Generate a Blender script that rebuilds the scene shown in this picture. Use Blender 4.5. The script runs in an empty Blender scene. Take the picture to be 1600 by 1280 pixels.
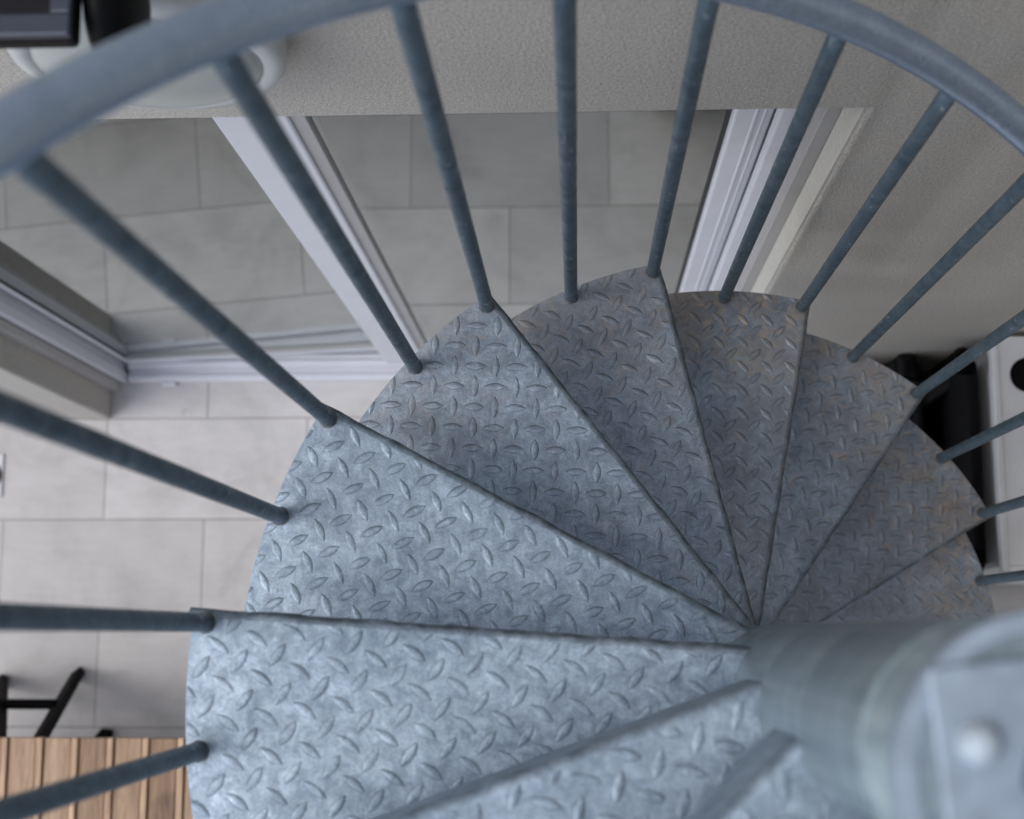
import bpy, bmesh, math, random
from mathutils import Vector, Matrix
random.seed(7)
sc = bpy.context.scene
COL = sc.collection
R_ = math.radians
pi = math.pi

# ------------------------------------------------------------------ camera
cam_d = bpy.data.cameras.new('camera'); cam = bpy.data.objects.new('camera', cam_d); COL.objects.link(cam)
rot = Matrix(((0.998965, 0.0063428, 0.0450408), (0.0006465, 0.9881494, -0.1534939), (-0.0454807, 0.1533641, 0.9871226)))
cam.matrix_world = Matrix.Translation((-0.22273, 0.06409, 4.18505)) @ rot.to_4x4()
cam_d.sensor_width = 36.0; cam_d.lens = 50.54
cam_d.clip_start = 0.02; cam_d.clip_end = 300
cam_d.dof.use_dof = True; cam_d.dof.focus_distance = 1.95; cam_d.dof.aperture_fstop = 4.4
sc.camera = cam

# ------------------------------------------------------------------ world, sun, exposure
SUN_EL, SUN_AZ = R_(58), R_(-165)          # azimuth of the sun measured from +x towards +y
w = bpy.data.worlds.new('World'); sc.world = w; w.use_nodes = True
nt = w.node_tree; bg = nt.nodes['Background']
sky = nt.nodes.new('ShaderNodeTexSky'); sky.sky_type = 'NISHITA'; sky.sun_disc = False
sky.sun_elevation = SUN_EL; sky.sun_rotation = pi/2 - SUN_AZ
hs = nt.nodes.new('ShaderNodeHueSaturation'); hs.inputs['Saturation'].default_value = 0.58
nt.links.new(sky.outputs[0], hs.inputs['Color']); nt.links.new(hs.outputs[0], bg.inputs['Color'])
bg.inputs['Strength'].default_value = 0.1
sd = bpy.data.lights.new('sun', 'SUN'); so = bpy.data.objects.new('sun', sd); COL.objects.link(so)
sd.energy = 0.65; sd.angle = R_(40); sd.color = (1.0, 0.98, 0.95)
dirv = Vector((math.cos(SUN_EL)*math.cos(SUN_AZ), math.cos(SUN_EL)*math.sin(SUN_AZ), math.sin(SUN_EL)))
so.rotation_euler = dirv.to_track_quat('Z', 'Y').to_euler(); so.location = dirv*20
sc.view_settings.view_transform = 'Standard'; sc.view_settings.look = 'None'
sc.view_settings.gamma = 1.0; sc.view_settings.exposure = 1.4
sc.view_settings.use_curve_mapping = False

# ------------------------------------------------------------------ material helpers
class NT:
    def __init__(s, name):
        s.m = bpy.data.materials.new(name); s.m.use_nodes = True
        s.t = s.m.node_tree; s.b = s.t.nodes['Principled BSDF']; s.out = s.t.nodes['Material Output']
        s.tc = s.t.nodes.new('ShaderNodeTexCoord')
    def n(s, k, **kw):
        x = s.t.nodes.new(k)
        for a, b in kw.items(): setattr(x, a, b)
        return x
    def l(s, a, b): s.t.links.new(a, b)
    def noise(s, scale, detail=4, rough=0.55, vec=None, dist=0.0):
        x = s.n('ShaderNodeTexNoise'); x.inputs['Scale'].default_value = scale; x.inputs['Detail'].default_value = detail
        x.inputs['Roughness'].default_value = rough; x.inputs['Distortion'].default_value = dist
        s.l(vec or s.tc.outputs['Object'], x.inputs['Vector']); return x.outputs['Fac']
    def ramp(s, fac, stops):
        x = s.n('ShaderNodeValToRGB'); e = x.color_ramp.elements
        while len(e) < len(stops): e.new(0.5)
        for i, (p, c) in enumerate(stops):
            e[i].position = p; e[i].color = (*c, 1) if len(c) == 3 else c
        s.l(fac, x.inputs[0]); return x.outputs[0]
    def mix(s, fac, a, b, mode='MIX'):
        x = s.n('ShaderNodeMix', data_type='RGBA', blend_type=mode)
        for sock, v in ((x.inputs[0], fac), (x.inputs[6], a), (x.inputs[7], b)):
            if isinstance(v, (int, float)): sock.default_value = v
            elif isinstance(v, tuple): sock.default_value = (*v, 1)
            else: s.l(v, sock)
        return x.outputs[2]
    def math(s, op, a, b=0.0, c=None):
        x = s.n('ShaderNodeMath', operation=op); x.use_clamp = False
        for i, v in enumerate((a, b) if c is None else (a, b, c)):
            if isinstance(v, (int, float)): x.inputs[i].default_value = v
            else: s.l(v, x.inputs[i])
        return x.outputs[0]
    def bump(s, h, strength, dist, prev=None):
        x = s.n('ShaderNodeBump'); x.inputs['Strength'].default_value = strength; x.inputs['Distance'].default_value = dist
        s.l(h, x.inputs['Height'])
        if prev: s.l(prev, x.inputs['Normal'])
        return x.outputs[0]
    def set(s, **kw):
        for k, v in kw.items():
            k = k.replace('_', ' ')
            sock = s.b.inputs[k]
            if isinstance(v, tuple): sock.default_value = (*v, 1) if len(v) == 3 else v
            elif isinstance(v, (int, float)): sock.default_value = v
            else: s.l(v, sock)
        return s.m

def gray01(lo, hi): return [(lo, (0, 0, 0)), (hi, (1, 1, 1))]

def mat_tread():
    s = NT('galvanised_tread')
    a1 = s.n('ShaderNodeAttribute', attribute_type='OBJECT', attribute_name='seed')
    off = s.n('ShaderNodeVectorMath', operation='ADD')
    s.l(s.tc.outputs['Object'], off.inputs[0]); s.l(a1.outputs['Vector'], off.inputs[1]); V = off.outputs[0]
    base = s.ramp(s.noise(9, 6, 0.62, V, 0.6), [(0.30, (0.235, 0.296, 0.36)), (0.5, (0.315, 0.386, 0.455)), (0.72, (0.385, 0.458, 0.53))])
    # mottled zinc bloom and fine speckle
    mot = s.ramp(s.noise(34, 7, 0.72, V, 1.4), [(0.38, (0.60, 0.64, 0.69)), (0.60, (1.14, 1.15, 1.16))])
    c = s.mix(0.75, base, mot, 'MULTIPLY')
    wv = s.n('ShaderNodeTexNoise'); wv.inputs['Scale'].default_value = 60; s.l(V, wv.inputs['Vector'])
    wa = s.n('ShaderNodeVectorMath', operation='SCALE'); wa.inputs['Scale'].default_value = 0.012; s.l(wv.outputs['Color'], wa.inputs[0])
    wb = s.n('ShaderNodeVectorMath', operation='ADD'); s.l(V, wb.inputs[0]); s.l(wa.outputs[0], wb.inputs[1])
    vo = s.n('ShaderNodeTexVoronoi'); vo.inputs['Scale'].default_value = 115; s.l(wb.outputs[0], vo.inputs['Vector'])
    sv = s.n('ShaderNodeSeparateColor'); s.l(vo.outputs['Color'], sv.inputs[0])
    c = s.mix(0.75, c, s.ramp(sv.outputs[0], [(0.0, (0.84, 0.85, 0.86)), (1.0, (1.13, 1.13, 1.13))]), 'MULTIPLY')
    dk = s.ramp(s.noise(85, 6, 0.8, V, 1.0), [(0.33, (0.55, 0.58, 0.62)), (0.43, (1, 1, 1))])
    c = s.mix(0.45, c, dk, 'MULTIPLY')
    wt = s.ramp(s.noise(55, 6, 0.8, V, 2.5), gray01(0.62, 0.72))
    c = s.mix(s.math('MULTIPLY', wt, 0.18), c, (0.56, 0.61, 0.65))
    sp = s.ramp(s.noise(430, 5, 0.85, V), [(0.36, (0.62, 0.63, 0.64)), (0.64, (1.32, 1.32, 1.32))])
    c = s.mix(0.75, c, sp, 'MULTIPLY')
    # vertical brushing streaks
    mp = s.n('ShaderNodeMapping'); mp.inputs['Scale'].default_value = (60, 9, 1); s.l(V, mp.inputs['Vector'])
    st = s.ramp(s.noise(4, 4, 0.6, mp.outputs[0]), [(0.35, (0.86, 0.86, 0.87)), (0.7, (1.1, 1.1, 1.1))])
    c = s.mix(0.6, c, st, 'MULTIPLY')
    # weathering: brown-purple film and tan dirt lines, as much as each tread has
    ru = s.n('ShaderNodeAttribute', attribute_type='OBJECT', attribute_name='rust')
    film = s.ramp(s.noise(6, 4, 0.6, V, 0.8), gray01(0.2, 0.62))
    c = s.mix(s.math('MULTIPLY', s.math('MULTIPLY', film, ru.outputs['Fac']), 0.7), c, (0.15, 0.135, 0.138))
    spot = s.ramp(s.noise(17, 5, 0.7, V, 2.0), gray01(0.60, 0.68))
    c = s.mix(s.math('MULTIPLY', s.math('MULTIPLY', spot, ru.outputs['Fac']), 0.55), c, (0.36, 0.235, 0.165))
    # outer edge dirt rings (radius from the column axis)
    ln = s.n('ShaderNodeVectorMath', operation='LENGTH'); sx = s.n('ShaderNodeSeparateXYZ'); s.l(s.tc.outputs['Object'], sx.inputs[0])
    cx = s.n('ShaderNodeCombineXYZ'); s.l(sx.outputs[0], cx.inputs[0]); s.l(sx.outputs[1], cx.inputs[1]); s.l(cx.outputs[0], ln.inputs[0])
    outer = s.n('ShaderNodeMapRange'); outer.inputs[1].default_value = 0.40; outer.inputs[2].default_value = 0.60
    s.l(ln.outputs['Value'], outer.inputs[0])
    web = s.math('ABSOLUTE', s.math('SUBTRACT', s.noise(26, 3, 0.5, V, 1.5), 0.5))
    web = s.ramp(web, [(0.0, (1, 1, 1)), (0.045, (0, 0, 0))])
    k = s.math('MULTIPLY', s.math('MULTIPLY', web, outer.outputs[0]), s.math('POWER', ru.outputs['Fac'], 1.5))
    c = s.mix(s.math('MULTIPLY', k, 0.8), c, (0.46, 0.36, 0.25))
    k2 = s.math('MULTIPLY', s.math('MULTIPLY', s.ramp(s.noise(12, 4, 0.6, V), gray01(0.42, 0.6)), outer.outputs[0]), ru.outputs['Fac'])
    c = s.mix(s.math('MULTIPLY', k2, 0.55), c, (0.29, 0.235, 0.19))
    # dirt at each lozenge foot, plus shadow painted on the nosing bend (own vertex attribute)
    at = s.n('ShaderNodeAttribute', attribute_name='grime_and_shade')
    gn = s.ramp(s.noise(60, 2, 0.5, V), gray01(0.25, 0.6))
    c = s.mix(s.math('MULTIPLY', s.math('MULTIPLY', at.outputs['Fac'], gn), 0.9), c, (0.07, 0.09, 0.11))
    rgh = s.ramp(s.noise(40, 4, 0.6, V), [(0.3, (0.40,)*3), (0.7, (0.62,)*3)])
    b = s.bump(s.noise(30, 5, 0.6, V), 0.35, 0.004)
    b = s.bump(s.noise(420, 3, 0.6, V), 0.28, 0.0008, b)
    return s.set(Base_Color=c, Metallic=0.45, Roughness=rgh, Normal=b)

def mat_tube(name, lo, hi, metal, r0, r1, sz=40):
    s = NT(name)
    c = s.ramp(s.noise(22, 6, 0.65, None, 0.8), [(0.32, lo), (0.7, hi)])
    sp = s.ramp(s.noise(300, 3, 0.7), [(0.35, (0.8,)*3), (0.7, (1.2,)*3)])
    c = s.mix(0.7, c, sp, 'MULTIPLY')
    mp = s.n('ShaderNodeMapping'); mp.inputs['Scale'].default_value = (sz, sz, 14); s.l(s.tc.outputs['Object'], mp.inputs['Vector'])
    sc_ = s.ramp(s.noise(3.2, 3, 0.6, mp.outputs[0], 0.6), gray01(0.63, 0.68))
    c = s.mix(s.math('MULTIPLY', sc_, 0.45), c, (0.50, 0.56, 0.60))
    rgh = s.ramp(s.noise(60, 4), [(0.3, (r0,)*3), (0.7, (r1,)*3)])
    b = s.bump(s.noise(70, 4, 0.6), 0.4, 0.002); b = s.bump(s.noise(500, 3), 0.3, 0.0006, b)
    return s.set(Base_Color=c, Metallic=metal, Roughness=rgh, Normal=b)

def mat_column():
    s = NT('galvanised_column')
    mp = s.n('ShaderNodeMapping'); mp.inputs['Scale'].default_value = (70, 70, 1.2); s.l(s.tc.outputs['Object'], mp.inputs['Vector'])
    c = s.ramp(s.noise(1.0, 5, 0.65, mp.outputs[0], 0.3), [(0.3, (0.20, 0.25, 0.28)), (0.5, (0.27, 0.33, 0.36)), (0.7, (0.34, 0.40, 0.43))])
    c = s.mix(0.7, c, s.ramp(s.noise(25, 6, 0.7), [(0.35, (0.82, 0.84, 0.85)), (0.65, (1.12,)*3)]), 'MULTIPLY')
    b = s.bump(s.noise(1.0, 5, 0.65, mp.outputs[0], 0.3), 0.3, 0.002)
    return s.set(Base_Color=c, Metallic=0.6, Roughness=0.38, Normal=b)

def mat_stucco():
    s = NT('stucco')
    c = s.ramp(s.noise(1.3, 5, 0.6), [(0.3, (0.55, 0.515, 0.47)), (0.7, (0.625, 0.59, 0.54))])
    g = s.ramp(s.noise(200, 4, 0.8), [(0.34, (0.62,)*3), (0.6, (1.12,)*3)])
    c = s.mix(0.7, c, g, 'MULTIPLY')
    pit = s.ramp(s.noise(160, 2, 0.5), [(0.26, (0.45,)*3), (0.33, (1,)*3)])
    c = s.mix(0.6, c, pit, 'MULTIPLY')
    b = s.bump(s.noise(130, 5, 0.75), 0.45, 0.003); b = s.bump(s.noise(260, 3, 0.8), 1.0, 0.003, b)
    return s.set(Base_Color=c, Roughness=0.92, Specular_IOR_Level=0.2, Normal=b)

def mat_tiles(name, ox, oy, ang=0.0, k=1.0):
    s = NT(name)
    mp = s.n('ShaderNodeMapping', vector_type='POINT')
    mp.inputs['Rotation'].default_value = (0, 0, -ang)
    c_, s_ = math.cos(-ang), math.sin(-ang)
    mp.inputs['Location'].default_value = (-(c_*ox - s_*oy), -(s_*ox + c_*oy), 0)
    s.l(s.tc.outputs['Object'], mp.inputs['Vector'])
    br = s.n('ShaderNodeTexBrick'); br.offset = 0.5; br.offset_frequency = 2; br.squash = 1.0
    s.l(mp.outputs[0], br.inputs['Vector'])
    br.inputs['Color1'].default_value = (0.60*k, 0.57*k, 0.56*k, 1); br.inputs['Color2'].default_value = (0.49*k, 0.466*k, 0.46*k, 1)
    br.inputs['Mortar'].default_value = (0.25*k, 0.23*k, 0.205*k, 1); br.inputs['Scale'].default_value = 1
    br.inputs['Mortar Size'].default_value = 0.0019; br.inputs['Mortar Smooth'].default_value = 0.25
    br.inputs['Brick Width'].default_value = 0.6; br.inputs['Row Height'].default_value = 0.3
    cl = s.ramp(s.noise(4.5, 5, 0.6, None, 0.5), [(0.3, (0.76, 0.755, 0.75)), (0.5, (0.98, 0.98, 0.98)), (0.7, (1.08, 1.08, 1.09))])
    c = s.mix(0.85, br.outputs['Color'], cl, 'MULTIPLY')
    mp2 = s.n('ShaderNodeMapping'); mp2.inputs['Scale'].default_value = (3, 14, 1); s.l(s.tc.outputs['Object'], mp2.inputs['Vector'])
    c = s.mix(0.6, c, s.ramp(s.noise(4, 4, 0.6, mp2.outputs[0]), [(0.35, (0.93,)*3), (0.65, (1.04,)*3)]), 'MULTIPLY')
    c = s.mix(0.4, c, s.ramp(s.noise(350, 2), [(0.3, (0.9,)*3), (0.7, (1.06,)*3)]), 'MULTIPLY')
    c = s.mix(s.math('MULTIPLY', s.ramp(s.noise(14, 5, 0.7, None, 1.0), gray01(0.62, 0.74)), 0.3), c, (0.25*k, 0.235*k, 0.225*k))
    inv = s.math('SUBTRACT', 1.0, br.outputs['Fac'])
    b = s.bump(inv, 0.6, 0.002); b = s.bump(s.noise(90, 3), 0.15, 0.001, b)
    return s.set(Base_Color=c, Roughness=s.ramp(s.noise(8, 3), [(0.3, (0.42,)*3), (0.7, (0.6,)*3)]), Normal=b)

def mat_plain(name, col, rough=0.5, metal=0.0, var=0.08, scale=30, bump=0.0, spec=0.5):
    s = NT(name)
    c = s.ramp(s.noise(scale, 4, 0.6), [(0.3, tuple(x*(1-var) for x in col)), (0.7, tuple(min(1, x*(1+var)) for x in col))])
    kw = dict(Base_Color=c, Roughness=rough, Metallic=metal, Specular_IOR_Level=spec)
    if bump: kw['Normal'] = s.bump(s.noise(scale*6, 3), bump, 0.001)
    return s.set(**kw)

def mat_wood():
    s = NT('oiled_wood')
    at = s.n('ShaderNodeAttribute', attribute_name='plank')
    ad = s.n('ShaderNodeVectorMath', operation='ADD'); sc3 = s.n('ShaderNodeVectorMath', operation='SCALE'); sc3.inputs['Scale'].default_value = 7.3
    s.l(at.outputs['Color'], sc3.inputs[0]); s.l(s.tc.outputs['Object'], ad.inputs[0]); s.l(sc3.outputs[0], ad.inputs[1])
    mp = s.n('ShaderNodeMapping'); mp.inputs['Scale'].default_value = (34, 2.6, 20); s.l(ad.outputs[0], mp.inputs['Vector'])
    g = s.ramp(s.noise(1.6, 6, 0.62, mp.outputs[0], 1.6), [(0.25, (0.17, 0.09, 0.055)), (0.5, (0.36, 0.23, 0.14)), (0.75, (0.50, 0.35, 0.225))])
    kn = s.ramp(s.noise(6.5, 2, 0.5, ad.outputs[0]), [(0.68, (1, 1, 1)), (0.78, (0.42, 0.33, 0.28))])
    c = s.mix(1.0, g, kn, 'MULTIPLY')
    tn = s.ramp(at.outputs['Fac'], [(0.0, (0.62, 0.56, 0.52)), (0.5, (0.95, 0.95, 0.95)), (1.0, (1.4, 1.45, 1.5))])
    c = s.mix(1.0, c, tn, 'MULTIPLY')
    return s.set(Base_Color=c, Roughness=0.6, Normal=s.bump(s.noise(1.6, 6, 0.6, mp.outputs[0], 1.6), 0.3, 0.001))

def mat_glass():
    s = NT('window_glass'); s.t.nodes.remove(s.b)
    tr = s.n('ShaderNodeBsdfTransparent'); tr.inputs['Color'].default_value = (0.86, 0.895, 0.88, 1)
    gl = s.n('ShaderNodeBsdfGlossy'); gl.inputs['Roughness'].default_value = 0.015; gl.inputs['Color'].default_value = (0.92, 0.96, 0.94, 1)
    fr = s.n('ShaderNodeFresnel'); fr.inputs['IOR'].default_value = 1.5
    mx = s.n('ShaderNodeMixShader'); R4 = s.math('MULTIPLY', fr.outputs[0], 3.0); s.l(s.math('DIVIDE', R4, s.math('ADD', s.math('MULTIPLY', fr.outputs[0], 2.0), 1.0)), mx.inputs[0]); s.l(tr.outputs[0], mx.inputs[1]); s.l(gl.outputs[0], mx.inputs[2])
    s.l(mx.outputs[0], s.out.inputs['Surface']); return s.m

def mat_sheer():
    s = NT('sheer_curtain'); s.t.nodes.remove(s.b)
    d = s.n('ShaderNodeBsdfDiffuse'); d.inputs['Color'].default_value = (0.86, 0.90, 0.89, 1)
    t = s.n('ShaderNodeBsdfTransparent'); mx = s.n('ShaderNodeMixShader'); mx.inputs[0].default_value = 0.8
    s.l(t.outputs[0], mx.inputs[1]); s.l(d.outputs[0], mx.inputs[2]); s.l(mx.outputs[0], s.out.inputs['Surface']); return s.m

M = dict(
    tread=mat_tread(),
    tube=mat_tube('galvanised_baluster', (0.070, 0.112, 0.147), (0.155, 0.21, 0.255), 0.5, 0.38, 0.58),
    rail=mat_tube('galvanised_rail', (0.38, 0.49, 0.645), (0.46, 0.58, 0.75), 0.9, 0.26, 0.36),
    column=mat_column(),
    zinc=mat_plain('dull_zinc', (0.29, 0.35, 0.42), 0.5, 0.3, 0.15, 60, 0.3),
    stucco=mat_stucco(),
    tiles=mat_tiles('patio_tiles', -1.621, 0.694),
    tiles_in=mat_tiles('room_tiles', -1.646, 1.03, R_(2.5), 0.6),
    pvc=mat_plain('white_aluminium', (0.66, 0.66, 0.71), 0.38, 0.0, 0.03, 12),
    guide=mat_plain('grey_guide', (0.40, 0.385, 0.38), 0.5, 0.0, 0.04, 12),
    gasket=mat_plain('black_gasket', (0.02, 0.022, 0.022), 0.6),
    plaster=mat_plain('inner_plaster', (0.5, 0.49, 0.47), 0.9, 0, 0.04, 5),
    black=mat_plain('black_plastic', (0.003, 0.003, 0.004), 0.5, 0, 0.2, 30, 0, 0.15),
    blackmetal=mat_plain('black_powder_coat', (0.002, 0.002, 0.0025), 0.6, 0.0, 0.2, 60, 0, 0.04),
    fabric=mat_plain('black_mesh_fabric', (0.005, 0.005, 0.006), 0.85, 0, 0.3, 200, 0.4, 0.15),
    white=mat_plain('white_plastic', (0.66, 0.66, 0.68), 0.42, 0, 0.04, 8),
    lampwhite=mat_plain('cream_lamp_shell', (0.52, 0.525, 0.52), 0.5, 0, 0.04, 8),
    opal=mat_plain('opal_glass', (0.40, 0.425, 0.40), 0.25, 0, 0.03, 10),
    greybez=mat_plain('slate_bezel', (0.045, 0.05, 0.075), 0.4, 0.2, 0.1, 20),
    darkglass=mat_plain('dark_glass', (0.008, 0.008, 0.012), 0.08, 0, 0.1, 20),
    nut=mat_plain('plated_nut', (0.42, 0.48, 0.54), 0.65, 0.2, 0.1, 80, 0.1),
    bead=mat_plain('weathered_weld', (0.17, 0.17, 0.17), 0.6, 0.3, 0.5, 150, 0.5),
    cream=mat_plain('cream_lit_reveal', (0.585, 0.56, 0.505), 0.85, 0, 0.08, 90, 0.6),  # cream tone, made paler to imitate light falling on the reveal
    wood=mat_wood(), glass=mat_glass(), sheer=mat_sheer(),
    greystrip=mat_plain('stone_strip', (0.33, 0.32, 0.30), 0.7, 0, 0.1, 20),
)

# ------------------------------------------------------------------ mesh helpers
def obj(name, bm, mat, parent=None, smooth=False, bevel=0.0, seg=2):
    me = bpy.data.meshes.new(name)
    bmesh.ops.recalc_face_normals(bm, faces=bm.faces[:]); bm.to_mesh(me); bm.free()
    me.materials.append(mat)
    if smooth:
        for p in me.polygons: p.use_smooth = True
    o = bpy.data.objects.new(name, me); COL.objects.link(o)
    if parent: o.parent = parent
    if bevel:
        m = o.modifiers.new('bevel', 'BEVEL'); m.width = bevel; m.segments = seg; m.limit_method = 'ANGLE'; m.angle_limit = R_(35)
        m.harden_normals = False
    return o
def thing(name, label, cat, loc=(0, 0, 0), group=None, rz=0):
    o = bpy.data.objects.new(name, None); COL.objects.link(o); o.location = loc; o.rotation_euler = (0, 0, rz)
    o['label'] = label; o['category'] = cat
    if group: o['group'] = group
    return o
def tag(o, label, cat, group=None):
    o['label'] = label; o['category'] = cat
    if group: o['group'] = group
    return o
def box(bm, x0, x1, y0, y1, z0, z1):
    vs = [bm.verts.new((x, y, z)) for z in (z0, z1) for y in (y0, y1) for x in (x0, x1)]
    for f in ((0, 1, 3, 2), (4, 6, 7, 5), (0, 4, 5, 1), (2, 3, 7, 6), (0, 2, 6, 4), (1, 5, 7, 3)):
        bm.faces.new([vs[i] for i in f])
    return vs
def bar(bm, a, b, w, t, up=(0, 0, 1)):
    a, b = Vector(a), Vector(b); d = (b-a).normalized(); s = d.cross(Vector(up)).normalized(); u = s.cross(d)
    vs = [bm.verts.new(p + s*sx*w/2 + u*sy*t/2) for p in (a, b) for sx, sy in ((-1, -1), (1, -1), (1, 1), (-1, 1))]
    bm.faces.new(vs[:4]); bm.faces.new(vs[4:][::-1])
    for i in range(4): bm.faces.new([vs[i], vs[i+4], vs[(i+1) % 4+4], vs[(i+1) % 4]])
def tube(bm, pts, r, seg=16, caps=True, jitter=0.0):
    rings = []; n = len(pts); prev = None
    for i, p in enumerate(pts):
        p = Vector(p); d = (Vector(pts[min(i+1, n-1)]) - Vector(pts[max(i-1, 0)])).normalized()
        if prev is None:
            ref = Vector((1, 0, 0)) if abs(d.x) < 0.9 else Vector((0, 1, 0)); s = d.cross(ref).normalized()
        else: s = (prev - d*prev.dot(d)).normalized()
        prev = s; u = d.cross(s); rr = r[i] if isinstance(r, (list, tuple)) else r
        if jitter: rr *= 1 + random.uniform(-jitter, jitter)
        rings.append([bm.verts.new(p + (s*math.cos(2*pi*k/seg) + u*math.sin(2*pi*k/seg))*rr) for k in range(seg)])
    for a, b in zip(rings, rings[1:]):
        for k in range(seg): bm.faces.new([a[k], a[(k+1) % seg], b[(k+1) % seg], b[k]])
    if caps: bm.faces.new(rings[0][::-1]); bm.faces.new(rings[-1])
def lathe(bm, prof, seg=48, mat=Matrix.Identity(4)):
    rings = []
    for r, z in prof:
        rings.append([bm.verts.new(mat @ Vector((r*math.cos(2*pi*k/seg), r*math.sin(2*pi*k/seg), z))) for k in range(seg)] if r > 1e-6 else [bm.verts.new(mat @ Vector((0, 0, z)))])
    for a, b in zip(rings, rings[1:]):
        for k in range(seg):
            k2 = (k+1) % seg
            if len(a) == 1 and len(b) == 1: continue
            if len(a) == 1: bm.faces.new([a[0], b[k], b[k2]])
            elif len(b) == 1: bm.faces.new([a[k], a[k2], b[0]])
            else: bm.faces.new([a[k], a[k2], b[k2], b[k]])

# ------------------------------------------------------------------ ground
bm = bmesh.new(); box(bm, -40, 40, -40, 0.945, -0.2, 0.0)
o = obj('patio_floor', bm, M['tiles']); o['kind'] = 'structure'
bm = bmesh.new(); box(bm, -3.2, 1.4, 0.95, 5.5, -0.2, 0.0)
o = obj('room_floor', bm, M['tiles_in']); o['kind'] = 'structure'

# ------------------------------------------------------------------ house: facade, sliding door
YW = 0.694; XL, XR = -1.612, 0.134; ZH = 2.495
house = thing('house', 'stucco house facade with a wide white sliding glass door behind the spiral stairs', 'house', (0, YW, 0))
def hobj(name, bm, mat, parent=None, **k):
    bmesh.ops.translate(bm, verts=bm.verts[:], vec=(0, -YW, 0)); return obj(name, bm, mat, parent or house, **k)
bm = bmesh.new()
prof = [(-9, 0), (XL, 0), (XL, ZH), (XR, ZH), (XR, 0), (9, 0), (9, 7.5), (-9, 7.5)]
a = [bm.verts.new((x, YW, z)) for x, z in prof]; b = [bm.verts.new((x, 0.95, z)) for x, z in prof]
bm.faces.new(a); bm.faces.new(b[::-1])
for i in range(8): j = (i+1) % 8; bm.faces.new([a[i], b[i], b[j], a[j]])
hobj('facade_wall', bm, M['stucco'], bevel=0.007, seg=3)
bm = bmesh.new()      # room behind the glass
box(bm, -3.3, -3.2, 0.95, 5.5, 0, 2.6); box(bm, 1.4, 1.5, 0.95, 5.5, 0, 2.6); box(bm, -3.3, 1.5, 5.5, 5.6, 0, 2.6); box(bm, -3.3, 1.5, 0.95, 5.6, 2.6, 2.7)
hobj('room_wall', bm, M['plaster'])
bm = bmesh.new(); box(bm, 0.55, 2.6, -2.2, YW-0.001, 5.3, 5.5); hobj('light_block_slab', bm, M['stucco'])  # unseen slab added overhead to block sky light on the right side
# outer frame of the door
bm = bmesh.new()
x = XL
for y0, y1, dx in ((0.802, 0.832, 0.048), (0.834, 0.866, 0.042), (0.868, 0.915, 0.052)):
    box(bm, x, x+dx, y0, y1, 0.0, ZH)
box(bm, x, x+0.020, 0.8295, 0.836, 0.0, ZH); box(bm, x, x+0.022, 0.8635, 0.870, 0.0, ZH)
for y0, y1, dx in ((0.800, 0.812, 0.036), (0.814, 0.838, 0.052), (0.840, 0.868, 0.046)):
    box(bm, XR-dx-0.004, XR, y0, y1, 0.0, ZH)
box(bm, XL, XR, 0.804, 0.95, ZH-0.08, ZH-0.001)
frame = hobj('sliding_door', bm, M['pvc'], bevel=0.003)
bm = bmesh.new()      # bottom track with its ridges
box(bm, XL+0.055, XR-0.06, 0.803, 0.948, 0.001, 0.018)
box(bm, XL+0.055, -0.786, 0.8635, 0.8805, 0.018, 0.034)
for y0, y1, z1 in ((0.803, 0.822, 0.030), (0.842, 0.862, 0.040)):
    box(bm, XL+0.055, XR-0.06, y0, y1, 0.018, z1)
hobj('track', bm, M['pvc'], bevel=0.004, seg=3).parent = frame
bm = bmesh.new(); box(bm, -1.455, -1.415, 0.790, 0.802, 0.004, 0.02); hobj('drain_cover', bm, M['pvc'], frame, bevel=0.003)
bm = bmesh.new()      # grey shutter guides beside the frame
box(bm, XL, XL+0.03, 0.776, 0.799, 0.0, ZH-0.001); hobj('shutter_guide', bm, M['guide'], frame, bevel=0.002)
bm = bmesh.new(); box(bm, XR-0.024, XR, 0.750, 0.797, 0.0, ZH-0.001); hobj('shutter_guide', bm, M['guide'], frame, bevel=0.002)
bm = bmesh.new(); box(bm, XR-0.003, XR+0.002, 0.6985, 0.7485, 0.0, ZH-0.001); hobj('reveal_light_strip', bm, M['cream'])  # strip laid over the stucco; its paler colour imitates light on the reveal
bm = bmesh.new(); box(bm, XL+0.001, XL+0.028, 0.7985, 0.803, 0.0, ZH-0.002); hobj('gasket', bm, M['gasket'], frame)
bm = bmesh.new(); box(bm, XL, XL+0.046, 0.915, 0.924, 0, ZH-.002); hobj('gasket', bm, M['gasket'], frame)
bm = bmesh.new(); box(bm, XL, XL+0.044, 0.924, 0.949, 0.0, ZH-0.002); hobj('shutter_guide', bm, M['greystrip'], frame, bevel=0.002)
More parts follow.
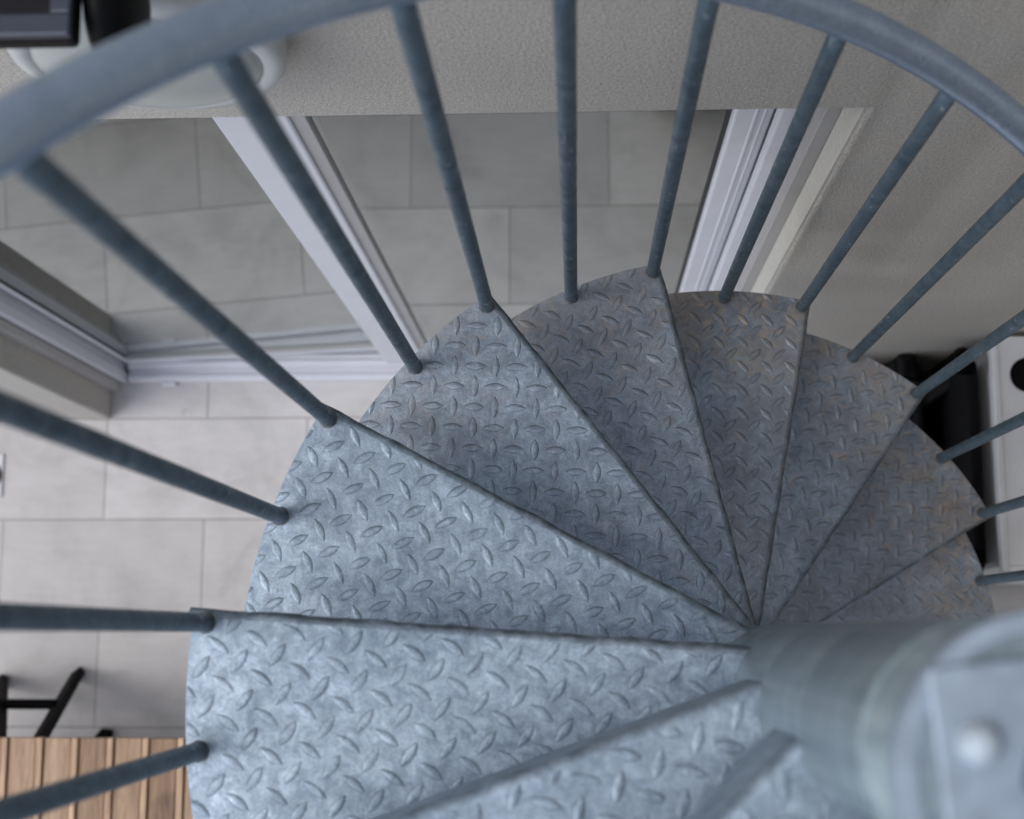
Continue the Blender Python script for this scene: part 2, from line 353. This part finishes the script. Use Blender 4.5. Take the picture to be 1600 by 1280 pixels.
# right sash, outer track
def sash(x0, x1, y0, y1, wl, wr, zb, dy=0.004, rz=0.0):
    bm = bmesh.new()
    box(bm, x0, x0+wl, y0, y1, zb, ZH-0.09); box(bm, x1-wr, x1, y0, y1, zb, ZH-0.09)
    box(bm, x0+wl, x1-wr, y0+0.002, y1-0.002, zb, zb+0.075); box(bm, x0+wl, x1-wr, y0+0.002, y1-0.002, ZH-0.17, ZH-0.09)
    turn = lambda b_: bmesh.ops.rotate(b_, verts=b_.verts[:], cent=(x0, y0, 0), matrix=Matrix.Rotation(rz, 3, 'Z'))
    turn(bm)
    s = hobj('sash', bm, M['pvc'], bevel=0.005, seg=3); s.parent = frame
    yc = (y0+y1)/2+dy
    bm = bmesh.new(); g = 0.008
    bm.free()
    for (a0, a1) in ((x0+wl, x0+wl+g), (x1-wr-g, x1-wr)):
        bm = bmesh.new(); box(bm, a0, a1, yc-0.0045, yc+0.0045, zb+0.075, ZH-0.17); turn(bm); hobj('gasket', bm, M['gasket'], frame)
    for (z0, z1) in ((zb+0.075, zb+0.083), (ZH-0.178, ZH-0.17)):
        bm = bmesh.new(); box(bm, x0+wl+g, x1-wr-g, yc-0.012, yc+0.012, z0, z1); turn(bm); hobj('gasket', bm, M['guide'], frame)
    bm = bmesh.new(); box(bm, x0+wl+g*0.5, x1-wr-g*0.5, yc-0.003, yc+0.003, zb+0.079, ZH-0.174)
    turn(bm)
    hobj('glass_pane', bm, M['glass'], frame)
sash(-0.782, 0.080, 0.846, 0.879, 0.118, 0.060, 0.042)
bm = bmesh.new(); box(bm, 0.050, 0.056, 0.8425, 0.8465, 0.06, ZH-0.1); hobj('glazing_bead', bm, M['pvc'], frame, bevel=0.002)
bm = bmesh.new(); box(bm, 0.064, 0.068, 0.8435, 0.8465, 0.06, ZH-0.1); hobj('glazing_bead', bm, M['pvc'], frame, bevel=0.001)
sash(-1.5515, -0.700, 0.850, 0.878, 0.012, 0.09, 0.043, -0.004, R_(2.6))
bm = bmesh.new(); box(bm, -0.664, -0.640, 0.853, 0.874, 0.112, ZH-0.171); hobj('glazing_bead', bm, M['guide'], frame, bevel=0.002)

# curtain behind the right pane
bm = bmesh.new(); cols = []
N = 60
for i in range(N+1):
    t = i/N; x = -0.16 + t*0.22; y = 0.985 + 0.018*math.sin(t*2*pi*6.3+0.4) + 0.007*math.sin(t*2*pi*15)
    cols.append([bm.verts.new((x + 0.01*(z/2.4-0.5)*math.sin(t*9), y, z)) for z in (0.03, 0.6, 1.2, 1.8, 2.4)])
for a, b in zip(cols, cols[1:]):
    for k in range(4): bm.faces.new([a[k], b[k], b[k+1], a[k+1]])
tag(obj('curtain', bm, M['sheer'], smooth=True), 'sheer pale curtain hanging in folds behind the right hand glass pane', 'curtain')

# ------------------------------------------------------------------ spiral staircase
TH0 = R_(176.08); DT = 0.4208; RISE = 0.21163; Z0 = 2.75117; RB = 0.5990; EO = 0.0473; RT = 0.611; RC = 0.0733
TOP, BOT = -3, 12
stair = thing('spiral_staircase', 'galvanised steel spiral staircase with wedge shaped checker plate treads and round balusters', 'staircase', (0, 0, 0))
rotd = {-3: 62, -2: 8, -1: -14, 0: -36, 1: 25, 2: -2, 3: -24, 4: -47, 5: 7, 6: -2, 7: -44, 8: 20, 9: 50, 10: 5, 11: 33, 12: -20}
rust = {-3: 0.05, -2: 0.05, -1: 0.08, 0: 0.06, 1: 0.10, 2: 0.35, 3: 0.6, 4: 1.0, 5: 0.8, 6: 1.0, 7: 1.0}
def tread_outline(t):
    u = Vector((math.cos(t), math.sin(t))); n = Vector((math.sin(t), -math.cos(t)))
    tb = t + DT; ub = Vector((math.cos(tb), math.sin(tb))); nb = Vector((math.sin(tb), -math.cos(tb)))
    ri = 0.069; eb = 0.012
    pts = []
    E2 = EO - 0.009
    pts.append(u*math.sqrt(ri*ri-E2*E2) + n*E2)              # start of the nosing bend, inner end
    tipR = RT + 0.006
    pts.append(u*math.sqrt(tipR*tipR-E2*E2) + n*E2)
    pts.append(u*math.sqrt(tipR*tipR-(EO-0.014)**2) + n*(EO-0.014))
    a0 = t - math.asin((EO-0.017)/RT); a1 = tb - math.asin(eb/RT)
    for k in range(15):
        aa = a0 + (a1-a0)*k/14; pts.append(Vector((math.cos(aa), math.sin(aa)))*RT)
    pts.append(ub*math.sqrt(ri*ri-eb*eb) + nb*eb)
    for f in (0.33, 0.66):
        a_ = tb - math.asin(eb/ri) + (t - math.asin(EO/ri) - (tb - math.asin(eb/ri)))*f
        pts.append(Vector((math.cos(a_), math.sin(a_)))*ri)
    return pts, u, n
def inside(p, poly):
    c = False; n = len(poly)
    for i in range(n):
        a, b = poly[i], poly[i-1]
        if (a.y > p.y) != (b.y > p.y) and p.x < (b.x-a.x)*(p.y-a.y)/(b.y-a.y)+a.x: c = not c
    return c
def add_lozenge(bm, gl, c, ang, L, W, H, z):
    ca, sa = math.cos(ang), math.sin(ang); n = 7
    def P(x, y, zz, g):
        v = bm.verts.new((c.x + x*ca - y*sa, c.y + x*sa + y*ca, zz)); v[gl] = g; return v
    def ring(sl, sw, zz, g):
        r = []
        for side in (1, -1):
            for k in range(n):
                t = -1 + 2*k/n if side == 1 else 1 - 2*k/n
                r.append(P(t*L/2*sl, side*W/2*sw*(1-t*t)**0.9, zz, g))
        return r
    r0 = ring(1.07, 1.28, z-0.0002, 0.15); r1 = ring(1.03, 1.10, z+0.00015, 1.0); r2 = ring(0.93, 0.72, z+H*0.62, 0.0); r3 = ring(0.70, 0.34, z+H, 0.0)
    for a, b in ((r0, r1), (r1, r2), (r2, r3)):
        for k in range(len(a)):
            k2 = (k+1) % len(a); bm.faces.new([a[k], a[k2], b[k2], b[k]])
    bm.faces.new(r3)
for i in range(TOP, BOT+1):
    t = TH0 - i*DT; z = Z0 - i*RISE
    pts, u, n = tread_outline(t)
    bm = bmesh.new(); gl = bm.verts.layers.float.new('grime_and_shade')
    # plate with slightly wavy trimmed edge, turned-down nosing
    th = 0.0045
    edge = []
    for k, p in enumerate(pts):
        edge.append(p)
    top = [bm.verts.new((p.x, p.y, 0)) for p in edge]; bot = [bm.verts.new((p.x, p.y, -th)) for p in edge]
    bm.faces.new(top); bm.faces.new(bot[::-1]); m_ = len(edge)
    for k in range(m_): bm.faces.new([top[k], bot[k], bot[(k+1) % m_], top[(k+1) % m_]])
    # nosing: wavy cut front lip
    NS = 46; A, B = pts[0], pts[1]; rows = []
    rr = random.Random(i*13+5)
    for k in range(NS+1):
        f = k/NS; q = A.lerp(B, f); j = rr.uniform(-0.0006, 0.0007) + 0.0006*math.sin(f*40+i)
        zz = [-0.009*(1-math.cos(a*pi/8)) for a in range(5)] + [-0.020, -0.130]; dd = [(0.009+j)*math.sin(a*pi/8) for a in range(5)] + [0.0085, 0.0065]
        rows.append([bm.verts.new((q.x+n.x*d_, q.y+n.y*d_, z_ + (-0.0002 if m2 == 0 else 0))) for m2, (z_, d_) in enumerate(zip(zz, dd))])
        for m2, v in enumerate(rows[-1]): v[gl] = (0, 0.45, 1.0, 1.0, 0.8, 0.1, 0.1)[m2] * (0.25 if i < 0 else 1.0)  # darker colour painted on the bend stands in for its shadow line
    for a_, b_ in zip(rows, rows[1:]):
        for k in range(6): bm.faces.new([a_[k], b_[k], b_[k+1], a_[k+1]]).smooth = True
    # lozenges
    pr = R_(rotd.get(i, 0)); g = 0.0272; cs, sn = math.cos(pr), math.sin(pr); ox, oy = rr.uniform(0, g), rr.uniform(0, g)
    for a_ in range(-28, 29):
        for b_ in range(-28, 29):
            x, y = a_*g+ox, b_*g+oy; c = Vector((x*cs-y*sn, x*sn+y*cs))
            if not (0.075 < c.length < RT+0.02): continue
            ang = pr + (0 if (a_+b_) % 2 == 0 else pi/2)
            dL = Vector((math.cos(ang), math.sin(ang)))*0.0128; dW = Vector((-math.sin(ang), math.cos(ang)))*0.003
            whole = all(inside(c+d, pts) for d in (dL, -dL, dW, -dW)) and max((c+dL).length, (c-dL).length) < RT-0.002 and min((c+dL).length, (c-dL).length) > RC+.002
            if not whole and not (inside(c+dL*0.6, pts) or inside(c-dL*0.6, pts) or inside(c, pts)): continue
            if any((c - Vector((math.cos(t+da), math.sin(t+da)))*RB).length < 0.020 for da in (-0.0555, 0.1544)): continue
            args = (c, ang + rr.uniform(-0.03, 0.03), 0.0275*rr.uniform(0.96, 1.03), 0.0090*rr.uniform(0.90, 1.1), rr.uniform(0.0006, 0.0010), 0.0)
            if whole: add_lozenge(bm, gl, *args); continue
            tmp = bmesh.new(); tg = tmp.verts.layers.float.new('grime_and_shade'); add_lozenge(tmp, tg, *args)
            tb = t + DT; nb = Vector((math.sin(tb), -math.cos(tb))); cu = c.normalized()
            for co, no in ((n*(EO-0.0095), n), (nb*0.013, -nb), (cu*(RT-0.001), cu), (cu*(RC+0.001), -cu)):
                bmesh.ops.bisect_plane(tmp, geom=tmp.verts[:]+tmp.edges[:]+tmp.faces[:], plane_co=(co.x, co.y, 0), plane_no=(no.x, no.y, 0), clear_outer=True)
            mp = {}
            for v in tmp.verts: q = bm.verts.new(v.co); q[gl] = v[tg]; mp[v] = q
            for f in tmp.faces: bm.faces.new([mp[v] for v in f.verts])
            tmp.free()
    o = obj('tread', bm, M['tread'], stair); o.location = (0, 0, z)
    o['seed'] = (rr.uniform(0, 9), rr.uniform(0, 9), rr.uniform(0, 9)); o['rust'] = float(rust.get(i, 0.9))
    # weld collar hub round the column
    bm = bmesh.new()
    zt, zb = 0.0, -RISE+0.0006
    lathe(bm, [(0.0690, zb), (RC, zb), (RC, zt-0.001), (RC+0.001, zt+0.0015), (RC-0.002, zt+0.003), (0.0690, zt+0.003)] if False else [(0.070, zb), (RC-0.0003, zb), (RC, zb+0.0006), (RC, -0.0006), (RC-0.0003, 0.0), (0.070, 0.0)], 96)
    hb = obj('hub_sleeve', bm, M['column'], stair, smooth=False); hb.location = (0, 0, z)
    for p in hb.data.polygons: p.use_smooth = abs(p.normal.z) < 0.5
    # two balusters per tread
    for kind, da in (('corner', -0.0555), ('middle', 0.1544)):
        tt = t + da; zr = Z0 + 0.9915 - RISE*(TH0-tt)/DT
        H = zr - z - 0.008
        bm = bmesh.new(); m_ = 15
        tube(bm, [(0, 0, 0.001 + H*k/m_) for k in range(m_+1)], 0.0094, 20, True, 0.012)
        o = obj('baluster', bm, M['tube'], stair, smooth=True); o.location = (RB*math.cos(tt), RB*math.sin(tt), z); o.rotation_euler = (0, 0, rr.uniform(0, 6))
        bm = bmesh.new()
        lathe(bm, [(0.0088, 0.0035), (0.0098, 0.0022), (0.0108, 0.0006), (0.0112, -0.001)], 20)
        for v in bm.verts: v.co.x *= 1+rr.uniform(-.05, .05); v.co.y *= 1+rr.uniform(-.05, .05)
        q = obj('weld_bead', bm, M['bead'], o, smooth=True)
# column core, cap
bm = bmesh.new(); lathe(bm, [(0.0, 0.0), (0.0700, 0.0), (0.0700, 3.488), (0.0, 3.488)], 64)
o = obj('column', bm, M['column'], stair, smooth=False)
for p in o.data.polygons: p.use_smooth = abs(p.normal.z) < 0.5
cap = bmesh.new(); lathe(cap, [(0.071, 3.470), (0.0745, 3.470), (0.0755, 3.472), (0.0755, 3.490), (0.0745, 3.4925), (0.066, 3.4925), (0.065, 3.4885)], 96)
co = obj('top_collar', cap, M['zinc'], stair)
for p in co.data.polygons: p.use_smooth = abs(p.normal.z) < 0.6
bm = bmesh.new(); box(bm, -0.0565, 0.0565, -0.0535, 0.0535, 3.4885, 3.4965)
pl = obj('cap_plate', bm, M['zinc'], stair, bevel=0.002); pl.rotation_euler = (0, 0, R_(5))
def nut(bm, cx, cy, z, r, h):
    hexs = [(r*1.0, z), (r*1.0, z+h*0.8), (r*0.86, z+h)]
    for (rr0, z0), (rr1, z1) in zip(hexs, hexs[1:]):
        pass
    rings = [[bm.verts.new((cx+q*math.cos(pi*k/3+0.3), cy+q*math.sin(pi*k/3+0.3), zz)) for k in range(6)] for q, zz in hexs]
    for a_, b_ in zip(rings, rings[1:]):
        for k in range(6): bm.faces.new([a_[k], a_[(k+1) % 6], b_[(k+1) % 6], b_[k]])
    bm.faces.new(rings[-1])
for cx, cy in ((-0.039, 0.014), (0.039, -0.014), (0.014, 0.038), (-0.014, -0.040)):
    bm = bmesh.new(); nut(bm, cx, cy, 3.4965, 0.0108, 0.007)
    lathe(bm, [(0.0088*math.cos(a*pi/16), 3.5035+0.006*math.sin(a*pi/16)) for a in range(0, 9)], 24, Matrix.Translation((cx, cy, 0)))
    obj('bolt', bm, M['nut'], stair, smooth=True)
bm = bmesh.new(); nut(bm, 0, 0, 3.4965, 0.021, 0.018); tube(bm, [(0, 0, 3.50), (0, 0, 3.535)], 0.012, 24)
obj('centre_nut', bm, M['tube'], stair, bevel=0.001)
# landing above, outside the picture; made deeper to keep light off the right
bm = bmesh.new(); box(bm, 0.06, 1.33, -2.6, -0.10, Z0+4*RISE-0.006, Z0+4*RISE); box(bm, 0.06, 1.33, -0.104, -0.10, Z0+4*RISE-0.12, Z0+4*RISE-0.006)
o = obj('landing_plate', bm, M['tread'], stair); o['seed'] = (1.0, 2.0, 3.0); o['rust'] = 0.1
# handrail helix
bm = bmesh.new(); pts = []
t = TH0 + 3.9*DT
while t > TH0 - 12.4*DT:
    pts.append((RB*math.cos(t), RB*math.sin(t), Z0 + 0.9915 - RISE*(TH0-t)/DT)); t -= 0.035
tube(bm, pts, 0.0172, 24, True, 0.004)
obj('handrail', bm, M['rail'], stair, smooth=True)

# ------------------------------------------------------------------ slatted wooden table, lower left
tb = thing('garden_table', 'reddish brown slatted wooden table on black metal legs at the lower left', 'table', (-1.65, -0.75, 0))
bm = bmesh.new(); pk = bm.verts.layers.float_color.new('plank')
def plank(x0, x1, y0, y1, z0, z1, v):
    vs = box(bm, x0, x1, y0, y1, z0, z1)
    for q in vs: q[pk] = (v, v, v, 1)
x = -0.62; k = 0; rr = random.Random(3)
while x < 0.66:
    plank(x, x+0.064, -0.55, 0.565+rr.uniform(-.001, .001), 0.696, 0.716, rr.uniform(0.1, 0.7)); 
    plank(x+0.0675, x+0.0825, -0.55, 0.566, 0.698, 0.724, 0.97)
    x += 0.0855
obj('tabletop', bm, M['wood'], tb, bevel=0.0025)
bm = bmesh.new(); 
bm.free()
for y in (-0.5, 0.51):
    bm = bmesh.new(); box(bm, -0.62, 0.66, y-0.02, y+0.02, 0.660, 0.694); obj('rail', bm, M['blackmetal'], tb)
def L(p): return (p[0]+1.65, p[1]+0.75, p[2])
for a_, b_ in ((L((-1.676, -0.053, 0)), L((-1.545, -0.215, 0.66))), (L((-1.90, -0.075, 0)), L((-1.635, -0.21, 0.66))), (L((-1.582, -0.222, 0)), L((-1.60, -0.45, 0.66))), ((0.50, 0.45, 0), (0.50, 0.45, 0.66)), ((0.5, -0.45, 0), (0.5, -0.45, 0.66)), ((-0.5, -0.5, 0), (-0.5, -0.45, 0.66))):
    bm = bmesh.new(); bar(bm, a_, b_, 0.036, 0.026); obj('leg', bm, M['blackmetal'], tb, bevel=0.003)
bm = bmesh.new(); bar(bm, L((-1.90, -0.125, 0.33)), L((-1.62, -0.125, 0.33)), 0.026, 0.028); obj('crossbar', bm, M['blackmetal'], tb)

# floor drain at the left edge
dr = thing('floor_drain', 'small square white cover with a dark round ring on the tiles at the left edge', 'drain', (-1.987, 0.525, 0))
bm = bmesh.new(); box(bm, -0.065, 0.058, -0.065, 0.065, 0.002, 0.008); obj('cover_plate', bm, M['white'], dr, bevel=0.002)
bm = bmesh.new(); lathe(bm, [(0.036, 0.008), (0.036, 0.011), (0.047, 0.011), (0.047, 0.008)], 40); obj('ring', bm, M['black'], dr).location = (0.0085, 0, 0)

bm = bmesh.new(); box(bm, 1.34, 1.55, -6.0, YW-0.002, 0.0, 6.5)  # unseen tall wall added to block light from the right
w2 = bmesh.new(); box(w2, 0.35, 1.338, -1.6, -1.4, 0.0, Z0+4*RISE-0.01)  # unseen low wall added to close off light below the landing
tag(obj('light_block_wall', w2, M['stucco']), 'unseen short stucco wall added below the upper landing to block light', 'wall')
tag(obj('light_block_wall', bm, M['stucco']), 'unseen plain stucco wall added on the right, beyond the cabinet, to block light', 'wall')
# ------------------------------------------------------------------ white wall lamp
lp = thing('wall_lamp', 'round white bulkhead lamp on the stucco above the door, half hidden by the handrail', 'lamp', (-0.668, YW, 2.776))
rotm = Matrix.Rotation(R_(90), 4, 'X')
bm = bmesh.new(); lathe(bm, [(0.0, 0.0), (0.140, 0.0), (0.143, 0.005), (0.143, 0.034), (0.138, 0.042), (0.122, 0.045), (0.118, 0.040)], 72, rotm)
obj('lamp_body', bm, M['lampwhite'], lp, smooth=True)
bm = bmesh.new(); lathe(bm, [(0.119, 0.034)] + [(0.119*math.cos(a*pi/20), 0.038+0.030*math.sin(a*pi/20)) for a in range(0, 11)], 72, rotm)
obj('lamp_glass', bm, M['opal'], lp, smooth=True)

# ------------------------------------------------------------------ black floodlight, upper left
fl = thing('floodlight', 'black outdoor floodlight with slate bezel fixed high on the wall at the upper left', 'floodlight', (-0.80, YW, 3.0))
bm = bmesh.new(); box(bm, -0.15, 0.160, -0.142, -0.03, 0.045, 0.070); obj('housing', bm, M['black'], fl, bevel=0.006)
bm = bmesh.new(); box(bm, -0.15, 0.161, -0.143, -0.1235, 0.0705, 0.080); box(bm, 0.1435, 0.161, -0.1235, -0.03, 0.0705, 0.080); obj('bezel', bm, M['greybez'], fl, bevel=0.002)
bm = bmesh.new(); box(bm, -0.14, 0.143, -0.123, -0.035, 0.0705, 0.0735); obj('lens', bm, M['darkglass'], fl)
bm = bmesh.new(); lathe(bm, [(0.0, 0.0), (0.050, 0.0), (0.056, 0.006), (0.055, 0.018), (0.044, 0.030), (0.024, 0.037), (0.0, 0.038)], 40, Matrix.Translation((0.1625, -0.088, 0.01)) @ Matrix.Rotation(R_(90), 4, 'Y'))
obj('end_cap', bm, M['black'], fl, smooth=True)
bm = bmesh.new(); box(bm, -0.02, 0.06, -0.045, 0.0, 0.0, 0.044); obj('bracket', bm, M['black'], fl, bevel=0.004)

# ------------------------------------------------------------------ white cabinet, lower right
cb = thing('cabinet', 'tall white cabinet with a round black hole in its top at the right edge', 'cabinet', (0.652, 0.188, 0))
W_, D_, H_ = 0.55, 0.495, 1.165
bm = bmesh.new(); box(bm, 0.012, W_-0.012, 0.012, D_-0.012, 0.03, H_-0.028); obj('cabinet_body', bm, M['white'], cb, bevel=0.004)
bm = bmesh.new()      # top with a real hole
hx, hy, hr, hs_ = 0.072, 0.412, 0.034, 0.05
def q4(x0, x1, y0, y1):
    bm.faces.new([bm.verts.new(v) for v in ((x0, y0, H_), (x1, y0, H_), (x1, y1, H_), (x0, y1, H_))])
q4(0.014, hx-hs_, 0.014, D_-0.014); q4(hx+hs_, W_-0.014, 0.014, D_-0.014); q4(hx-hs_, hx+hs_, 0.014, hy-hs_); q4(hx-hs_, hx+hs_, hy+hs_, D_-0.014)
NN = 48; o_, i_, d_ = [], [], []
for k in range(NN):
    a_ = 2*pi*k/NN; ca, sa = math.cos(a_), math.sin(a_); m_ = max(abs(ca), abs(sa))
    o_.append(bm.verts.new((hx+hs_*ca/m_, hy+hs_*sa/m_, H_))); i_.append(bm.verts.new((hx+hr*ca, hy+hr*sa, H_)))
for k in range(NN): bm.faces.new([o_[k], o_[(k+1) % NN], i_[(k+1) % NN], i_[k]])
obj('cabinet_top', bm, M['white'], cb)
bm = bmesh.new()      # raised rim
for q in ((0, 0.014, 0, D_), (W_-0.014, W_, 0, D_), (0.014, W_-0.014, 0, 0.014), (0.014, W_-0.014, D_-0.014, D_)): box(bm, q[0], q[1], q[2], q[3], H_-0.027, H_+0.004)
obj('rim', bm, M['white'], cb, bevel=0.003)
bm = bmesh.new(); lathe(bm, [(0.037, H_+0.001), (0.037, H_+0.003), (0.034, H_+0.003), (0.0335, H_-0.024), (0.0, H_-0.025)], 48); bmesh.ops.translate(bm, verts=bm.verts[:], vec=(hx, hy, 0))
obj('hole_liner', bm, M['black'], cb, smooth=False)

# ------------------------------------------------------------------ folded black chairs between the stairs and the cabinet
def folded_chair(name, label, loc, rz, tilt):
    t_ = thing(name, label, 'chair', loc, 'folded black chairs beside the cabinet', rz)
    t_.rotation_euler = (tilt, 0, rz)
    for xx in (-0.21, 0.21):
        bm = bmesh.new(); tube(bm, [(xx, 0, 0.0), (xx, 0.0, 0.5), (xx, -0.01, 0.93), (xx*0.93, -0.015, 0.965), (xx*0.8, -0.015, 0.975)], 0.0135, 12); obj('side_frame', bm, M['blackmetal'], t_, smooth=True)
        bm = bmesh.new(); tube(bm, [(xx*0.9, -0.05, 0.0), (xx*0.9, -0.045, 0.62)], 0.011, 12); obj('leg', bm, M['blackmetal'], t_, smooth=True)
        bm = bmesh.new(); box(bm, xx-0.025, xx+0.025, -0.085, -0.055, 0.42, 0.82); obj('armrest', bm, M['black'], t_, bevel=0.010, seg=3)
    bm = bmesh.new(); box(bm, -0.19, 0.19, -0.012, 0.004, 0.45, 0.96); obj('backrest', bm, M['fabric'], t_, bevel=0.005)
    bm = bmesh.new(); box(bm, -0.18, 0.18, -0.052, -0.030, 0.25, 0.68); obj('seat', bm, M['fabric'], t_, bevel=0.006)
    return t_
folded_chair('folding_chair', 'folded black chair standing on edge against the side of the white cabinet', (0.632, 0.425, 0), R_(-90), R_(0)).scale = (1.14, 1.5, 1.15)
folded_chair('folding_chair', 'folded black chair leaning nearest the treads, left of the other folded chair', (0.50, 0.46, 0), R_(-90), R_(-3))
bg_ = thing('folding_lounger', 'black folded lounger leaning on the stucco wall behind the folded chairs', 'lounger', (0.50, 0.60, 0))
for a_, b_, w_ in (((-0.12, -0.01, 0.86), (0.02, 0.065, 0.90), 0.05), ((-0.02, -0.06, 0.90), (0.16, 0.06, 0.96), 0.05)):
    bm = bmesh.new(); bar(bm, a_, b_, w_, 0.03); obj('armrest', bm, M['black'], bg_, bevel=0.008, seg=3)
bm = bmesh.new(); bar(bm, (-0.02, -0.03, 0.02), (0.02, 0.03, 0.93), 0.40, 0.05, (0, 1, 0)); obj('back_panel', bm, M['fabric'], bg_, bevel=0.012, seg=3)
for xx in (-0.17, 0.19):
    bm = bmesh.new(); tube(bm, [(xx, -0.06, 0.0), (xx, 0.01, 0.9)], 0.012, 12); obj('side_frame', bm, M['blackmetal'], bg_, smooth=True)
